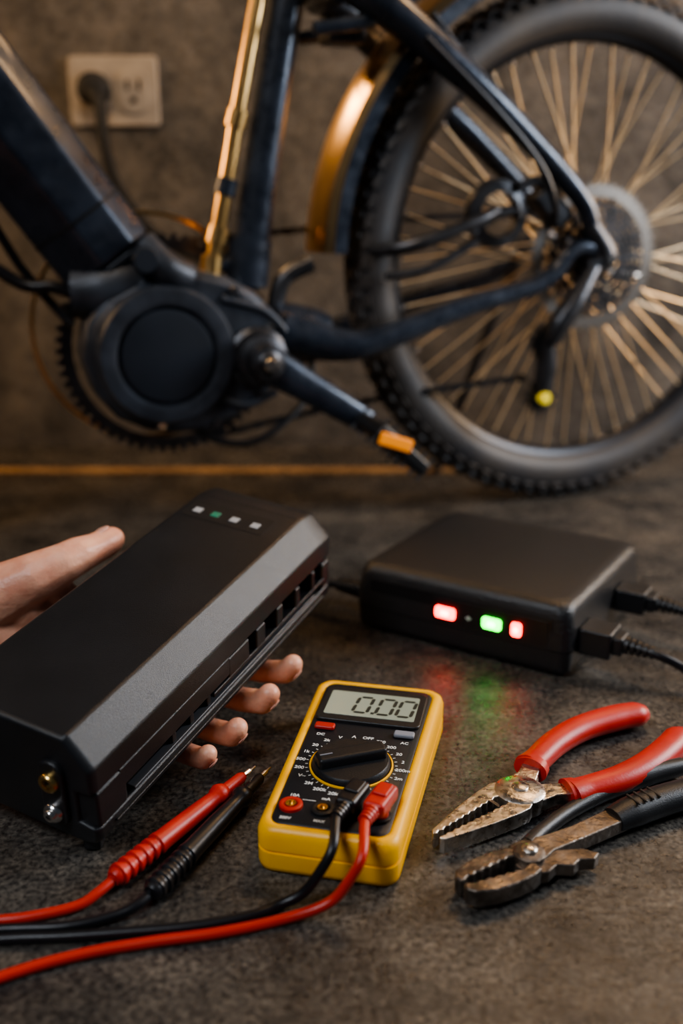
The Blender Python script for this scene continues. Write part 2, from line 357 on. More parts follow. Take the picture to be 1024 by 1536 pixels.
for k in range(60):
    a=2*math.pi*k/60; T=Matrix.Rotation(a,4,'Z')@Matrix.Translation((.145,0,-.050))@Matrix.Diagonal((.010,.008,.004,1))
    g=bmesh.ops.create_cube(bm,size=1); bmesh.ops.transform(bm,matrix=T,verts=g['verts'])
fin('chainring',bm,M_drv,bk,True,M=MB@Matrix.Translation((-.612,.262,0)))
bm=bmesh.new(); add_lathe(bm,[(.150,-.075),(.156,-.075),(.156,-.070),(.150,-.070)],80,True)
fin('chain_guard_ring',bm,M_gold,bk,True,M=MB@Matrix.Translation((-.635,.285,0)))
# crank
MC=MB@Matrix.Translation((-.516,.258,.06))
lathe('crank_axle',[(0,.066),(.010,.066),(.012,.062),(.014,.060),(.022,.058),(.024,.040),(.033,.036),(.035,.010),(.040,.006),(.040,0),(0,0)],M_drv,bk,MC,seg=36)
lathe('crank_bolt_cap',[(0,.073),(.007,.073),(.009,.070),(.009,.064),(0,.064)],M_chr,bk,MC,seg=8)
bt('crank_arm',[(-.516,.258,.100),(-.46,.222,.106),(-.40,.184,.112),(-.378,.170,.114)],[.026,.021,.018,.017],M_frame,seg=14,ecc=.55,upv=(0,0,1))
bt('pedal_axle',[(-.380,.170,.110),(-.372,.160,.20)],.006,M_chr)
box('pedal_body',(-.366,.153,.165),(.090,.020,.085),M_blk,bk,MB,bev=.005,rot=Matrix.Rotation(-.75,4,'Z'))
box('pedal_reflector',(-.379,.166,.2085),(.046,.016,.006),M_amb,bk,MB,bev=.002,rot=Matrix.Rotation(-.35,4,'Z'))
bm=bmesh.new()
for i in range(7):
    for j in (-1,1):
        for s in(-1,1):
            c=Matrix.Rotation(-.75,4,'Z')@V((-.042+i*.014,s*.010,j*.036)); c=V((c.x-.366,c.y+.153,c.z+.165))
            n=Matrix.Rotation(-.75,4,'Z')@V((0,s,0)); add_tube(bm,[c,c+n*.008],.0022,seg=6,sub=1)
fin('pedal_pins',bm,M_drv,bk,True,M=MB)
bt('far_crank_arm',[(-.516,.258,-.10),(-.62,.325,-.11),(-.66,.35,-.115)],[.022,.018,.016],M_frame,ecc=.6)
box('far_pedal',(-.665,.352,-.165),(.09,.022,.085),M_blk,bk,MB,bev=.005)
# chain
def chain(name,pts):
    bm=bmesh.new(); path,_=cr(pts,14)
    for i in range(len(path)-1):
        a,b=path[i],path[i+1]; mid=(a+b)/2; d=b-a; ang=math.atan2(d.y,d.x)
        T=Matrix.Translation(mid)@Matrix.Rotation(ang,4,'Z')@Matrix.Diagonal((d.length*1.05,.009 if i%2 else .007,.007 if i%2 else .005,1))
        g=bmesh.ops.create_cube(bm,size=1); bmesh.ops.transform(bm,matrix=T,verts=g['verts'])
    fin(name,bm,M_drv,bk,False,M=MB)
chain('chain_upper',[(-.60,.400,-.050),(-.40,.415,-.045),(-.18,.43,-.045),(0,.425,-.045)])
chain('chain_lower',[(-.60,.122,-.050),(-.40,.16,-.03),(-.25,.19,.03),(-.11,.205,.055)])
bt('chain_device_a',[(-.36,.385,.0),(-.30,.395,.06),(-.21,.425,.07),(-.17,.44,.06)],[.008,.010,.008,.006],M_drv)
bt('chain_device_b',[(-.33,.355,.05),(-.27,.365,.06),(-.2,.40,.06)],.006,M_drv)
lathe('stay_sensor',[(.030,.012),(.045,.006),(.047,-.006),(.030,-.006)],M_drv,bk,MB@Matrix.Translation((-.165,.435,.048)),seg=28,closed=True)
bt('sensor_arm',[(-.205,.41,.05),(-.165,.435,.05),(-.12,.44,.05)],.008,M_drv)
# derailleur
bt('derailleur_body',[(-.02,.36,.075),(-.055,.315,.088),(-.078,.285,.088),(-.088,.26,.085)],[.012,.016,.017,.013],M_drv)
bt('derailleur_cage_outer',[(-.090,.265,.078),(-.084,.22,.078),(-.092,.165,.078)],[.010,.013,.010],M_drv,ecc=.6)
bt('derailleur_cage_inner',[(-.090,.265,.062),(-.084,.22,.062),(-.092,.165,.062)],[.010,.013,.010],M_drv,ecc=.6)
for i,(a,b) in enumerate(((-.09,.258),(-.092,.178))):
    bm=bmesh.new(); add_lathe(bm,[(.010,.066),(.019,.066),(.019,.074),(.010,.074)],24,True)
    for k in range(11):
        t=2*math.pi*k/11; T=Matrix.Rotation(t,4,'Z')@Matrix.Translation((.022,0,.070))@Matrix.Diagonal((.009,.006,.004,1))
        g=bmesh.ops.create_cube(bm,size=1); bmesh.ops.transform(bm,matrix=T,verts=g['verts'])
    fin('jockey_wheel_%d'%(i+1),bm,M_drv,bk,True,M=MB@Matrix.Translation((a,b,0)))
lathe('jockey_bolt',[(0,.090),(.007,.090),(.009,.087),(.009,.078),(0,.078)],M_yd,bk,MB@Matrix.Translation((-.092,.178,0)),seg=16)
bt('motor_cable',[(-.60,.165,.03),(-.565,.145,.045),(-.52,.142,.05),(-.47,.165,.04),(-.43,.20,.02),(-.42,.25,.0)],.0045,M_rub)
bt('frame_cable_1',[(-.84,.46,-.03),(-.80,.38,-.03),(-.765,.33,-.02),(-.74,.30,-.01)],.006,M_rub)
bt('frame_cable_2',[(-.86,.40,-.02),(-.80,.355,-.01),(-.76,.35,.0),(-.71,.33,.0)],.008,M_rub)
bt('kickstand',[(-.06,.36,-.08),(-.10,.20,-.12),(-.14,.008,-.17)],[.010,.008,.007],M_drv)

# ------------------------------------------------------------------ battery pack
bd=V((.4445,.8795,.1703)).normalized(); br=V((.8955,-.4317,-.1082)); br=(br-bd*br.dot(bd)).normalized(); bn=br.cross(bd)
BPo=V((-.1753,.6146,.0118)); bl=-br
MBt=Matrix(((bl.x,bn.x,bd.x,BPo.x),(bl.y,bn.y,bd.y,BPo.y),(bl.z,bn.z,bd.z,BPo.z),(0,0,0,1)))
L_,W_,HT=.3720,.1541,.0977
bat=empty('battery_pack',BPo+bl*W_/2+bd*L_/2)
def BL(b,n,a): return MBt@V((b,n,a))
sec=[(.012,0),(.002,.003),(0,.008),(0,.018),(.015,.020),(.015,.050),(0,.052),(0,.0741),(.0209,HT),(W_-.0209,HT),(W_,.0741),(W_,.012),(W_-.010,0)]
bm=bmesh.new(); rings=[]
cx,cy=W_/2,HT*.45
for a,s,ty in ((0,.965,0),(.005,1,0),(L_-.030,1,0),(L_-.010,.992,-.003),(L_,.955,-.005)):
    rr=[]
    for x,y in sec:
        yy=cy+(y-cy)*s
        if y>.07: yy+=ty*(1 if y>.09 else .4)
        rr.append(bm.verts.new((cx+(x-cx)*s,yy,a)))
    rings.append(rr)
n=len(sec)
for A,B in zip(rings,rings[1:]):
    for k in range(n): bm.faces.new((A[k],A[(k+1)%n],B[(k+1)%n],B[k]))
bm.faces.new(rings[0]); bm.faces.new(rings[-1][::-1])
fin('case_shell',bm,M_case,bat,True,bev=.0022,bseg=3,M=MBt,ang=22)
box('side_block_near',(.009,.035,.020),(.0190,.034,.034),M_case,bat,MBt,bev=.003)
box('side_panel',(.0087,.0435,.105),(.0180,.0185,.150),M_case,bat,MBt,bev=.0015)
box('side_block_far',(.0095,.033,L_-.014),(.0185,.030,.016),M_case,bat,MBt,bev=.003)
box('groove_back',(.0145,.035,.19),(.002,.029,.30),M_deep,bat,MBt)
for i,(a,w) in enumerate(((.195,.034),(.232,.016),(.266,.012),(.300,.009),(.331,.007))):
    box('vent_rib_%d'%(i+1),(.0078,.041,a),(.0165,.021,w),M_case,bat,MBt,bev=.002)
box('vent_sill',(.0070,.0290,.255),(.014,.0045,.20),M_case,bat,MBt,bev=.001)
box('guide_rail',(.0040,.0215,.19),(.008,.0026,.29),M_rail,bat,MBt,bev=.0008)
box('guide_rail_lower',(-.0006,.0125,.185),(.003,.002,.33),M_case,bat,MBt,bev=.0007)
for i,a in enumerate((.10,.125,.150)): box('contact_slot_%d'%i,(.008,.028,a),(.012,.012,.006),M_case,bat,MBt,bev=.001)
prism('indicator_panel',rrect(.088,.030,.003,cx=.083,cy=L_-.058),0,.0004,M_blk,bat,MBt@Matrix(((1,0,0,0),(0,0,1,HT-.0001),(0,1,0,0),(0,0,0,1))))
M_ind=mat('indicator_grey',(.36,.36,.36),.5,var=.05); M_ing=mat('indicator_green',(.03,.20,.12),.4,var=.05)
for i,b in enumerate((.116,.096,.075,.052)):
    box('indicator_%d'%(i+1),(b,HT+.0005,L_-.060),(.0085,.0006,.0085),M_ing if i==1 else M_ind,bat,MBt,bev=.0002)
box('end_seam',(W_/2,HT+.0000,L_-.030),(W_*.70,.0004,.0008),M_deep,bat,MBt)
MS=MBt@Matrix.Translation((.034,.043,0))@Matrix.Rotation(math.pi,4,'Y')
prism('socket_plate',rrect(.022,.060,.010),-.003,.004,M_blk,bat,MS,bev=.002)
for i,(y,m_) in enumerate(((.013,M_brass),(-.016,M_chr))):
    Mx=MS@Matrix.Translation((0,y,.004))
    lathe('socket_ring_%d'%i,[(.0080,0),(.0080,.003),(.0070,.0042),(.0043,.0042),(.0040,.001),(0,.001)],m_,bat,Mx,seg=28)
    if i==0: lathe('socket_hole',[(.0038,.0012),(0,.0012)],M_deep,bat,Mx,seg=20)
    else:
        lathe('barrel_jack',[(.0050,.003),(.0050,.0065),(.0044,.0072),(.0026,.0072),(.0024,.004),(0,.004)],M_chr,bat,Mx,seg=24)
        lathe('barrel_hole',[(.0024,.0052),(0,.0052)],M_deep,bat,Mx,seg=16)
for i,(b,a) in enumerate(((.018,.015),(W_-.02,.015))):
    p=BL(b,0,a); box('rubber_foot_%d'%i,(p.x,p.y,p.z/2+.001),(.014,.014,p.z+.001),M_blk,bat,bev=.003)

# ------------------------------------------------------------------ hand
hand=empty('hand',BL(.19,.02,.17))
bm=bmesh.new()
def H3(a,b,n): return MBt@V((b,n,a))
def ch(js):
    for (p,r),(q,s) in zip(js,js[1:]):
        p=H3(*p);q=H3(*q); L=(q-p).length; k=max(2,int(L/(.22*min(r,s))))
        for i in range(k+1):
            t=i/k; rr=r*(1-t)+s*t
            g=bmesh.ops.create_icosphere(bm,subdivisions=2,radius=rr); bmesh.ops.translate(bm,vec=p.lerp(q,t),verts=g['verts'])
wr=(.140,.245,.046)
FG={'index':[((.225,.100,-.0145),.0140),((.238,.052,-.0125),.0120),((.246,.008,-.0120),.0112),((.2495,-.0145,-.0070),.0112),((.251,-.0215,.0035),.0098)],
'middle':[((.196,.094,-.0145),.0140),((.201,.044,-.0125),.0122),((.203,.004,-.0120),.0114),((.2035,-.0170,-.0070),.0114),((.204,-.0240,.0045),.0100)],
'ring':[((.168,.098,-.0145),.0135),((.160,.050,-.0120),.0116),((.156,.008,-.0116),.0108),((.1545,-.0155,-.0065),.0108),((.154,-.0220,.0040),.0096)],
'pinky':[((.142,.106,-.0135),.0120),((.128,.064,-.0105),.0100),((.121,.022,-.0100),.0093),((.118,-.0110,-.0050),.0094),((.117,-.0170,.0040),.0082)]}
for k,js in FG.items():
    ch(js)
    m0=js[0][0]; ch([(wr,.026),((.5*(wr[0]+m0[0])+.005,.185,-.008),.018),((m0[0]*.8+.035,.150,-.0165),.0140),(js[0][0],js[0][1])])
TH=[(wr,.034),((.150,.226,.059),.0290),((.170,.200,.075),.0235),((.194,.1825,.0835),.0190),((.208,.1780,.0850),.0178),((.226,.1740,.0835),.0150),((.240,.1710,.0835),.0145),((.2465,.1700,.0840),.0125)]
ch(TH)
ch([((.180,.192,.070),.016),((.200,.182,.030),.014),((.212,.165,-.014),.0130)])
ch([((.165,.21,.045),.024),((.180,.19,.015),.020),((.195,.165,-.014),.014)])
ch([((.150,.225,.03),.026),((.165,.195,.005),.020)])
ch([(wr,.032),((.120,.285,.052),.030),((.07,.37,.066),.033),((.0,.51,.090),.040),((-.06,.63,.11),.044)])
ch([((.128,.247,.054),.026),((.110,.29,.058),.026),((.06,.37,.071),.030)])
ch([((.155,.247,.040),.026),((.138,.29,.044),.026),((.085,.37,.060),.030)])
h=fin('hand_skin',bm,M_skin,hand,True)
h.data.attributes.remove(h.data.attributes['sharp_edge']) if 'sharp_edge' in h.data.attributes else None
rm=h.modifiers.new('remesh','REMESH'); rm.mode='VOXEL'; rm.voxel_size=.0018; rm.use_smooth_shade=True
sm=h.modifiers.new('smooth','SMOOTH'); sm.factor=.5; sm.iterations=8
def nail(nm,p,nrm,along,s):
    p=H3(*p); o0=H3(0,0,0); nv=(H3(nrm[0],nrm[1],nrm[2])-o0).normalized(); al=(H3(*along)-o0).normalized(); al=(al-nv*al.dot(nv)).normalized()
    bm=bmesh.new(); bmesh.ops.create_uvsphere(bm,u_segments=16,v_segments=10,radius=1)
    fin(nm,bm,M_nail,hand,True,M=frame(p,nv.cross(al),al,nv)@Matrix.Diagonal((.0058*s,.0066*s,.0014,1)))
for k,js in FG.items():
    (a,b,n_),r=js[3]; (a2,b2,n2),r2=js[4]
    nail(k+'_nail',((a+a2)/2,(b+b2)/2-.0086*r/.0112,(n_+n2)/2-.0045),(0,-1,-.62),(0,-.62,1),r/.0112)
nail('thumb_nail',(.2400,.1755,.0960),(-.05,.40,1),(1,-.1,.0),1.2)

# ------------------------------------------------------------------ charger
e1=V((.847,-.532,0)).normalized(); e2=V((-e1.y,e1.x,0))
w,d=.250,.236
CC=V((.0150,1.031,0))+e1*(w/2)+e2*(d/2-.002)
ch_=empty('battery_charger',CC); MCg=frame(CC,e1,e2,(0,0,1))
def rings_body(name,rg,m,par,M,n=8):
    bm=bmesh.new(); R=[]
    for w,d,z,rr in rg: R.append([bm.verts.new((x,y,z)) for x,y in rrect(w,d,rr,n)])
    k=len(R[0])
    for A,B in zip(R,R[1:]):
        for i in range(k): bm.faces.new((A[i],A[(i+1)%k],B[(i+1)%k],B[i]))
    bm.faces.new(R[0][::-1]); bm.faces.new(R[-1])
    return fin(name,bm,m,par,True,M=M)
rings_body('lower_shell',[(w-.012,d-.012,.003,.011),(w-.004,d-.004,.006,.012),(w-.002,d-.002,.012,.013),(w-.001,d-.001,.028,.013),(w-.005,d-.005,.0285,.012)],M_chg,ch_,MCg)
rings_body('upper_shell',[(w-.006,d-.006,.0283,.012),(w,d,.0295,.013),(w-.001,d-.001,.045,.013),(w-.005,d-.005,.062,.014),(w-.007,d-.007,.069,.015),(w-.012,d-.012,.0740,.016),(w-.020,d-.020,.0770,.018),(w-.036,d-.036,.0785,.020)],M_chg,ch_,MCg)
MFc=MCg@frame((0,-d/2,0),(1,0,0),(0,0,1),(0,-1,0))
prism('front_label_plate',rrect(.210,.034,.004,cx=.0,cy=.0455),-.004,.0006,M_chgp,ch_,MFc@Matrix.Rotation(-.03,4,'X'),bev=.0004)
prism('led_panel',rrect(.130,.028,.004,cx=.036,cy=.0455),-.003,.0014,M_chgp,ch_,MFc@Matrix.Rotation(-.03,4,'X'),bev=.0005)
for i,(x,w_,h_,m_,mc) in enumerate(((-.0120,.023,.0125,M_lr,M_lrh),(.0410,.021,.0125,M_lg,M_lgh),(.0680,.011,.0150,M_lr,M_lrh))):
    prism('led_%d'%(i+1),rrect(w_,h_,.0035,cx=x,cy=.0440),0,.0030,m_,ch_,MFc,bev=.001)
    prism('led_core_%d'%(i+1),rrect(w_*.40,h_*.38,.0020,cx=x,cy=.0440),.0028,.0035,mc,ch_,MFc)
box('mark_h',(.0150,.0440,.0018),(.006,.0012,.0006),M_wht,ch_,MFc)
box('mark_v',(.0150,.0440,.0018),(.0012,.005,.0006),M_wht,ch_,MFc)
for i,(x,y) in enumerate(((-.09,-.08),(.09,-.08),(-.09,.08),(.09,.08))):
    lathe('rubber_foot_%d'%i,[(0,.0),(.008,0),(.009,.004),(0,.004)],M_blk,ch_,MCg@Matrix.Translation((x,y,0)))
def cordset(name,y,z,path,sc=1.):
    e=empty(name,MCg@V((w/2,y,z)))
    box('plug_body',(w/2+.016,y,z),(.034,.032*sc,.026*sc),M_blk,e,MCg,bev=.003)
    box('plug_collar',(w/2+.037,y,z),(.012,.022*sc,.018*sc),M_blk,e,MCg,bev=.003)
    bm=bmesh.new()
    for k in range(5):
        add_lathe(bm,[(0,-.002),(.0095-.0007*k,-.002),(.0095-.0007*k,.002),(0,.002)],16,T=MCg@aim((w/2+.045+k*.0062,y,z-.0004*k),(1,0,-.05)))
    fin('strain_relief_rings',bm,M_blk,e)
    tube('cord',[MCg@V((w/2+.039,y,z)),MCg@V((w/2+.074,y,z-.003))]+[V(p) for p in path],.0045,M_rub,e)
cordset('charger_power_cord',-.078,.036,[(.340,.878,.020),(.362,.835,.006),(.395,.79,.0047),(.48,.74,.0047),(.62,.72,.0047)],1.1)
cordset('charger_output_cord',.035,.040,[(.405,.955,.024),(.44,.92,.006),(.52,.88,.0047),(.66,.86,.0047)])
lk=empty('battery_lead',(-.02,1.05,.03))
tube('cord',[MCg@V((-w/2-.004,-.095,.036)),(-.010,1.072,.035),(-.040,1.078,.030),(-.080,1.06,.035),(-.090,1.02,.06),(-.075,.992,.090),BL(.05,.045,L_+.002)],.0046,M_rub,lk)
bm=bmesh.new()
for k in range(7):
    p=MCg@V((-w/2-.003-k*.005,-.095,.036)); add_lathe(bm,[(0,-.0018),(.0100-.0004*k,-.0018),(.0100-.0004*k,.0018),(0,.0018)],16,T=aim(p,e1))
fin('strain_relief_rings',bm,M_blk,lk)

# ------------------------------------------------------------------ multimeter
ma=V((.977,-.214,0)).normalized(); mb=V((-ma.y,ma.x,0)); MC0=V((.0125,.7065,0))
mm=empty('multimeter',MC0); MMt=frame(MC0,ma,mb,(0,0,1))
def mout(s,z,n=8,r=.013):
    L2=.1135; base=rrect(.110,2*L2,r,n); o=[]
    for x,y in base:
        k=(.0520+(.0580-.0520)*(y+L2)/(2*L2))/.055
        o.append((x*k*(1-s/.055) if s else x*k, y*(1-s/L2)))
    return [(x,y,z+.004*(y+L2)/(2*L2)*(z/.038)) for x,y in o]
def mbody(name,lv,m):
    bm=bmesh.new(); R=[[bm.verts.new(p) for p in mout(s,z,r=r)] for s,z,r in lv]; k=len(R[0])
    for A,B in zip(R,R[1:]):
        for i in range(k): bm.faces.new((A[i],A[(i+1)%k],B[(i+1)%k],B[i]))
    bm.faces.new(R[0][::-1]); bm.faces.new(R[-1])
    return fin(name,bm,m,mm,True,M=MMt)
mbody('holster',[(.004,0,.013),(.001,.002,.013),(0,.006,.013),(0,.017,.013),(.0012,.0175,.013),(.0012,.019,.013),(0,.0195,.013),(0,.030,.013),(.0015,.0345,.013),(.004,.0368,.013),(.0065,.0372,.012),(.0085,.0365,.011),(.0095,.0350,.010)],M_yel)
mbody('face_panel',[(.0093,.034,.010),(.0093,.0362,.010),(.0105,.0372,.010)],M_mface)
FZ=.0372
def fz(y): return FZ+.004*(y+.1135)/.227*.98
slope=math.atan(.004*.98/.227)
MFm=MMt@Matrix.Translation((0,0,fz(0)))@Matrix.Rotation(slope,4,'X')
prism('lcd_bezel',rrect(.090,.056,.006,cx=0,cy=.066),-.001,.0030,M_blk,mm,MFm,bev=.0012)
prism('lcd_glass',rrect(.078,.040,.002,cx=0,cy=.066),.0025,.0034,M_lcd,mm,MFm,bev=.0002)
bm=bmesh.new()
def seg(cx,cy,on,w=.0125,h=.026,t=.0030):
    S={'a':(0,h/2,w,t),'g':(0,0,w,t),'d':(0,-h/2,w,t),'f':(-w/2,h/4,t,h/2),'e':(-w/2,-h/4,t,h/2),'b':(w/2,h/4,t,h/2),'c':(w/2,-h/4,t,h/2)}
    for c in on:
        x,y,sx,sy=S[c]; x+=y*.10
        hx,hy=sx/2-.0008*(sx>sy)-(.0002),sy/2-.0008*(sy>sx)
        if sx>sy: P=[(-hx,0),(-hx+t/2,t/2),(hx-t/2,t/2),(hx,0),(hx-t/2,-t/2),(-hx+t/2,-t/2)]
        else: P=[(0,hy),(t/2,hy-t/2),(t/2,-hy+t/2),(0,-hy),(-t/2,-hy+t/2),(-t/2,hy-t/2)]
        vs=[bm.verts.new((cx+x+px+py*.1,cy+y+py,.0036)) for px,py in P]; bm.faces.new(vs)
for x in(-.0075,.0125,.0300): seg(x,.065,'abcdef')
g=[bm.verts.new((.0010+dx,.0510+dy,.0036)) for dx,dy in((0,0),(.0030,0),(.0030,.0030),(0,.0030))]; bm.faces.new(g)
fin('lcd_digits',bm,M_seg,mm,False,M=MFm)
prism('button_red',rrect(.017,.008,.002,cx=-.033,cy=.0275),0,.0035,M_red,mm,MFm,bev=.0012)
prism('button_grey',rrect(.017,.008,.002,cx=.034,cy=.0275),0,.0035,M_gry,mm,MFm,bev=.0012)
MDl=MFm@Matrix.Translation((0,-.0225,0))
lathe('dial_ring',[(.0330,0),(.0330,.0012),(.0318,.0014),(.0312,.0004)],M_yel,mm,MDl,seg=64)
lathe('dial_knob',[(.0308,0),(.0305,.004),(.0290,.0058),(.0,.0062)],M_blk,mm,MDl,seg=64)
box('dial_grip',(0,0,.0085),(.056,.0155,.011),M_blk,mm,MDl,bev=.003,bseg=3,rot=Matrix.Rotation(math.radians(30),4,'Z'))
box('dial_pointer',(-.0175,-.0105,.0143),(.010,.0012,.0004),M_gry,mm,MDl,rot=Matrix.Rotation(math.radians(30),4,'Z'))
bm=bmesh.new()
for k in range(40):
    a=2*math.pi*k/40
    if abs(math.sin(a)+1)<.02: continue
    T=Matrix.Rotation(a,4,'Z')@Matrix.Translation((.0352,0,.0004))@Matrix.Diagonal((.0020,.0006,.0003,1))
    g=bmesh.ops.create_cube(bm,size=1); bmesh.ops.transform(bm,matrix=T,verts=g['verts'])
fin('dial_ticks',bm,M_wht,mm,False,M=MDl)
def text(s,x,y,sz,m=M_wht,M=MFm,rot=0):
    c=D.curves.new('print_'+s,'FONT'); c.body=s; c.size=sz; c.align_x='CENTER'; c.align_y='CENTER'; c.extrude=.0001; c.offset=.00008
    o=D.objects.new('print_text',c); o.data.materials.append(m); COL.objects.link(o)
    o.parent=mm; o.matrix_parent_inverse=Matrix.Translation(mm.location).inverted()
    o.matrix_basis=M@Matrix.Translation((x,y,.0004))@Matrix.Rotation(rot,4,'Z')
lab=['OFF','750','200','20','2','200m','2m','20m','10A','hFE','2k','20k','200k','2M','V~','200','500','1k','20','2k','V','A']
for i,s in enumerate(lab):
    a=math.radians(90-i*360/len(lab)-8); rr=.0408
    if abs(rr*math.cos(a))>.0445: continue
    text(s,rr*math.cos(a),-.0225+rr*math.sin(a),.0052)
text('VΩmA',.034,-.0665,.0046); text('COM',.013,-.0665,.0046); text('10A',-.033,-.0705,.0046); text('mA',-.009,-.0705,.0046); text('MAX',-.008,-.0975,.0038); text('500V',-.033,-.0985,.0040); text('DC',-.034,.0165,.0048); text('AC',.036,.0165,.0048)
box('print_line_com',(-.021,-.0745,.0004),(.010,.0005,.0002),M_wht,mm,MFm)
JX=(-.0325,-.0085,.0130,.0335); JY=-.0835
for i,x in enumerate(JX):
    MJ=MFm@Matrix.Translation((x,JY,0))
    lathe('jack_%d'%(i+1),[(.0088,0),(.0088,.0022),(.0072,.0030),(.0052,.0026),(.0048,.0008),(0,.0008)],M_red if i in(0,) else M_blk,mm,MJ,seg=28)
    if i<2:
        lathe('jack_contact_%d'%(i+1),[(.0042,.0010),(.0040,.0030),(.0026,.0030),(.0024,.0012),(0,.0012)],M_brass,mm,MJ,seg=20)
# ---- test leads
def lead(name,jx,m,mc,path,probe,plug_m):
    e=empty(name,MFm@V((jx,JY,.01)))
    MJ=MFm@Matrix.Translation((jx,JY,0))@Matrix.Rotation(math.radians(-14),4,'Z')
    lathe('plug_base',[(.0068,.001),(.0068,.007),(.0080,.008),(.0080,.012),(0,.012)],plug_m,e,MJ,seg=24)
    box('plug_elbow',(0,.002,.0135),(.0165,.030,.0120),plug_m,e,MJ,bev=.0035,bseg=3)
    box('plug_grip',(0,.006,.0200),(.011,.015,.0025),plug_m,e,MJ,bev=.001)
    a=MJ@V((0,-.010,.0135)); b=MJ@V((0,-.024,.0135))
    bm=bmesh.new()
    for k in range(4):
        add_lathe(bm,[(0,-.0012),(.0060-.0003*k,-.0012),(.0060-.0003*k,.0012),(0,.0012)],16,T=MJ@aim((0,-.014-k*.0034,.0135),(0,-1,0)))
    fin('strain_relief_rings',bm,plug_m,e)
    tube('cable',[a,b]+[V(p) for p in path],.0037,mc,e)
    tip,tail=V(probe[0]),V(probe[1]); d=(tail-tip).normalized(); Lp=(tail-tip).length; Mp=aim(tip,d)
    lathe('probe_needle',[(0,0),(.0012,.003),(.0016,.010),(.0026,.0105),(.0026,.022),(0,.022)],M_chr,e,Mp,seg=16)
    s0=.018
    prof=[(0,s0),(.0032,s0),(.0048,s0+.004),(.0052,s0+.024),(.0066,s0+.025),(.0080,s0+.028),(.0090,s0+.031),(.0080,s0+.035),(.0064,s0+.038),(.0070,s0+.050),(.0076,s0+.070),(.0080,Lp-.050)]
    z=Lp-.048
    for k in range(6):
        prof+=[(.0086,z+.001),(.0086,z+.0035),(.0072,z+.0045),(.0070,z+.0065)]; z+=.0078
    prof+=[(.0052,Lp),(0,Lp)]
    lathe('probe_handle',prof,m,e,Mp,seg=28)
    tube('probe_cable',[tail-d*.01]+[V(p) for p in probe[2]],.0037,mc,e)
lead('red_test_lead',JX[3],M_red,M_redc,[(.014,.567,.044),(.006,.561,.030),(-.008,.559,.012),(-.037,.553,.0040),(-.080,.5395,.0040),(-.123,.531,.0040),(-.167,.5195,.0040),(-.212,.500,.0040),(-.30,.45,.0040),(-.42,.40,.0040)],
     ((-.0705,.727,.012),(-.160,.586,.0095),[(-.168,.575,.007),(-.180,.565,.0042),(-.204,.556,.0040),(-.230,.551,.0040),(-.30,.545,.0040),(-.42,.56,.0040)]),M_red)
lead('black_test_lead',JX[2],M_rub,M_rub,[(-.006,.575,.044),(-.014,.569,.030),(-.026,.569,.012),(-.042,.566,.0045),(-.060,.556,.0040),(-.093,.5465,.0040),(-.136,.5405,.0040),(-.182,.536,.0040),(-.227,.533,.0040),(-.30,.52,.0040),(-.42,.52,.0040)],
     ((-.0585,.729,.010),(-.131,.571,.0095),[(-.138,.5635,.007),(-.152,.5555,.0045),(-.182,.5455,.0040),(-.227,.5425,.0040),(-.30,.534,.0040),(-.42,.54,.0040)]),M_rub)

# ------------------------------------------------------------------ pliers
def serr(x0,x1,y0,y1,n,amp):
    return [(x0+(x1-x0)*i/n,y0+(y1-y0)*i/n+(amp if i%2 else 0)) for i in range(n+1)]
def combo():
    e=empty('combination_pliers',(.141,.684,.01)); X=V((.80,.60,0)).normalized(); Y=V((-X.y,X.x,0)); Mx=frame((.141,.684,0),X,Y,(0,0,1))
    for s,nm in((1,'far'),(-1,'near')):
        off=-.004
        f=lambda P:[(x,(y*s)+off*max(0,-x)/.09) for x,y in P]
        jaw=f([(-.0925,.0035),(-.090,.0070),(-.070,.0120),(-.048,.0168),(-.026,.0205),(-.012,.0215),(-.004,.0180),(-.004,.004)]+serr(-.020,-.090,.0050,.0020,20,.0014))
        prism('jaw_'+nm,jaw,.004,.017,M_steel,e,Mx,bev=.0008)
        tang=[(-.010,s*-.004),(-.006,s*.015),(.008,s*.020),(.020,s*.021),(.034,s*.029),(.050,s*.032),(.052,s*.018),(.036,s*.012),(.020,s*.002),(.004,s*-.008)]
        prism('tang_'+nm,tang,.005 if s>0 else .0052,.0155 if s>0 else .0157,M_steel,e,Mx,bev=.0012)
    lathe('pivot_boss',[(0,.0195),(.008,.0195),(.0180,.0185),(.0200,.0170),(.0200,.004),(0,.004)],M_steel,e,Mx,seg=36)
    lathe('pivot_rivet',[(0,.0215),(.005,.0212),(.0066,.0202),(.0066,.019),(0,.019)],M_steel,e,Mx,seg=24)
    for i in range(3): box('cutter_notch_%d'%i,(-.030+i*.001,-.001,.0171),(.0006,.012-.002*i,.0003),M_dsteel,e,Mx)
    ga=[(.036,.0235,.0115),(.050,.0270,.0120),(.080,.0350,.0125),(.117,.0380,.0128),(.155,.0320,.0128),(.178,.0250,.0125),(.187,.0225,.0125)]
    gb=[(.034,-.0235,.0115),(.050,-.0265,.0120),(.080,-.0335,.0125),(.115,-.0350,.0128),(.150,-.0300,.0128),(.172,-.0240,.0125),(.182,-.0215,.0125)]
    ra=[.0135,.0118,.0124,.0130,.0134,.0128,.0085]
    tube('grip_far',ga,ra,M_red,e,Mx,seg=20,ecc=.82,upv=(0,0,1)); tube('grip_near',gb,ra,M_red,e,Mx,seg=20,ecc=.82,upv=(0,0,1))
    for nm,g,s in(('far',ga,1),('near',gb,-1)):
        tube('grip_flange_'+nm,[(g[0][0]-.002,g[0][1]-.003*s,.0115),(g[0][0]+.006,g[0][1],.0118)],[.0145,.0135],M_red,e,Mx,seg=20,ecc=.75,upv=(0,0,1))
combo()
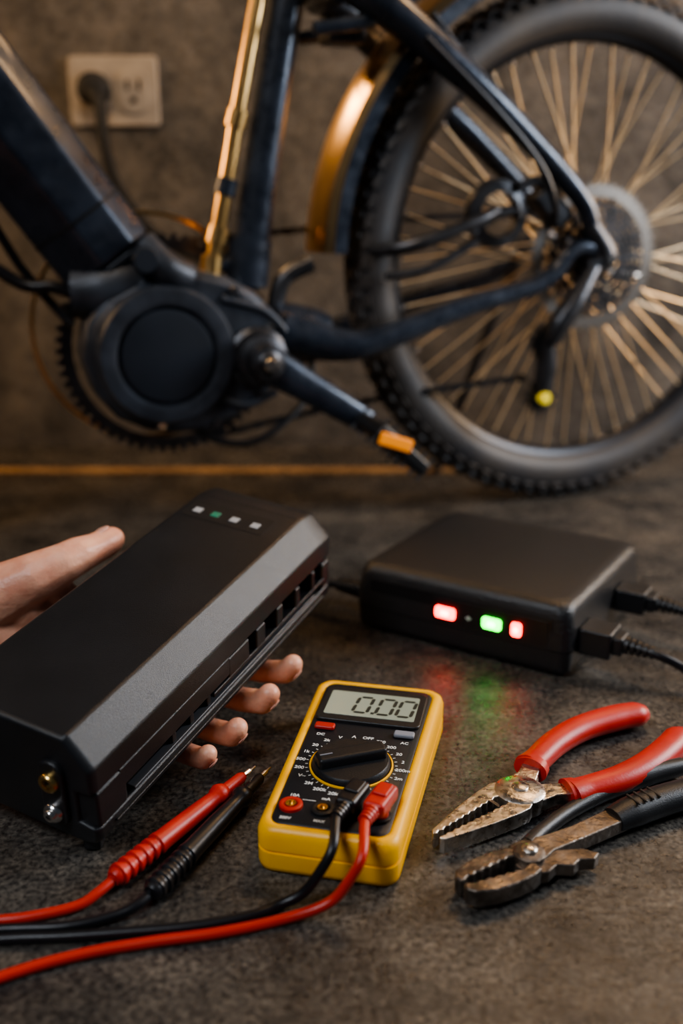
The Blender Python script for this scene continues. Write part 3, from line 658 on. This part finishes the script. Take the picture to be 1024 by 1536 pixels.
def cutter():
    e=empty('lineman_pliers',(.134,.604,.01)); X=V((.885,.465,0)).normalized(); Y=V((-X.y,X.x,0)); Mx=frame((.134,.604,0),X,Y,(0,0,1))
    for s,nm in((1,'far'),(-1,'near')):
        f=lambda P:[(x,y*s-.004) for x,y in P]
        jaw=f([(-.060,.0010),(-.0615,.0070),(-.057,.0130),(-.042,.0175),(-.025,.0185),(-.010,.0170),(-.002,.014),(-.002,.003)]+serr(-.012,-.056,.0065,.0020,12,.0018))
        prism('jaw_'+nm,jaw,.004,.018,M_dsteel,e,Mx,bev=.0018)
    tf=[(-.012,.006),(-.006,.016),(.010,.017),(.022,.0135),(.050,.0130),(.095,.0175),(.112,.018),(.112,.000),(.095,-.0005),(.050,-.003),(.020,-.004),(.004,-.010)]
    tn=[(-.014,-.002),(-.012,-.016),(.002,-.020),(.012,-.0165),(.022,-.0225),(.030,-.0195),(.040,-.024),(.048,-.020),(.040,-.010),(.020,-.002),(.006,.004)]
    prism('tang_far',tf,.005,.0165,M_dsteel,e,Mx,bev=.0014)
    prism('tang_near',tn,.0048,.0150,M_dsteel,e,Mx,bev=.0014)
    lathe('pivot_boss',[(0,.020),(.009,.020),(.0115,.0185),(.0115,.004),(0,.004)],M_dsteel,e,Mx,seg=28)
    lathe('pivot_rivet',[(0,.0235),(.0045,.0230),(.0058,.0218),(.0058,.0195),(0,.0195)],M_steel,e,Mx,seg=20)
    tube('grip_far',[(.086,.0080,.0120),(.105,.0090,.0125),(.140,.0085,.0130),(.180,.004,.0130),(.205,.0,.0130)],[.0105,.0130,.0134,.0128,.009],M_blk,e,Mx,seg=20,ecc=.85,upv=(0,0,1))
    for k in range(4): box('grip_ridge_%d'%k,(.106+k*.007,.009,.0235),(.0018,.015,.0016),M_blk,e,Mx,bev=.0006)
    tube('handle_far_arm',[(.010,.014,.011),(.030,.0235,.010),(.065,.0350,.009),(.105,.0420,.009),(.150,.044,.0105),(.19,.040,.0105)],[.0065,.006,.006,.0068,.0095,.0075],M_blk,e,Mx,seg=16)
cutter()

# ------------------------------------------------------------------ lights
def orient(o,loc,tgt): o.location=loc; o.rotation_euler=(V(tgt)-V(loc)).to_track_quat('-Z','Y').to_euler(); COL.objects.link(o)
def area(name,loc,tgt,size,power,col,sy=None):
    l=D.lights.new(name,'AREA'); l.energy=power; l.color=col; l.size=size
    if sy: l.shape='RECTANGLE'; l.size_y=sy
    o=D.objects.new(name,l); orient(o,loc,tgt); return o
def spot(name,loc,tgt,ang,power,col,rad=.3):
    l=D.lights.new(name,'SPOT'); l.energy=power; l.color=col; l.spot_size=math.radians(ang); l.spot_blend=1; l.shadow_soft_size=rad
    o=D.objects.new(name,l); orient(o,loc,tgt); return o
area('warm_wall_lamp',(.62,1.62,1.45),(.25,.9,0),.6,9,(1.,.60,.28),.2)
spot('fender_rim_spot',(-.55,1.77,1.08),(-.02,1.44,.52),40,42,(1.,.60,.26),.12)  # unseen warm spot added for gold rims on fender and seat tube
spot('wall_vignette_spot',(-.3,.55,2.1),(-.14,1.85,.40),40,84,(1.,.76,.52),.12)  # added spot without a fixture: brightens the wall centre, edges fall off
area('cool_bevel_panel',(1.62,1.15,.90),(-.1,.85,.1),.7,30,(.80,.89,1.),.7)  # unseen panel added to lay a cool sheen on the battery bevel
spot('soft_front_spot',(-.9,-.45,1.9),(0,.88,.1),44,130,(.88,.93,1.),.4)
area('warm_side_lamp',(-1.6,1.40,1.0),(.3,1.6,.5),.4,12,(1.,.62,.30))
area('warm_low_lamp',(1.7,1.62,.75),(.3,1.75,.3),.4,14,(1.,.66,.34))
W=D.worlds.new('world'); SC.world=W; W.use_nodes=True
W.node_tree.nodes['Background'].inputs[0].default_value=(.55,.62,.75,1); W.node_tree.nodes['Background'].inputs[1].default_value=.06

# ------------------------------------------------------------------ camera
cam=D.cameras.new('camera'); co=D.objects.new('camera',cam); COL.objects.link(co); SC.camera=co
co.location=(0,0,.47); co.rotation_euler=(math.radians(72),0,0)
cam.sensor_width=36; cam.lens=1500/1536*36; cam.clip_start=.02
cam.dof.use_dof=True; cam.dof.focus_distance=.80; cam.dof.aperture_fstop=2.3
SC.view_settings.view_transform='AgX'
try: SC.view_settings.look='AgX - Medium High Contrast'
except Exception: pass
SC.view_settings.exposure=.12
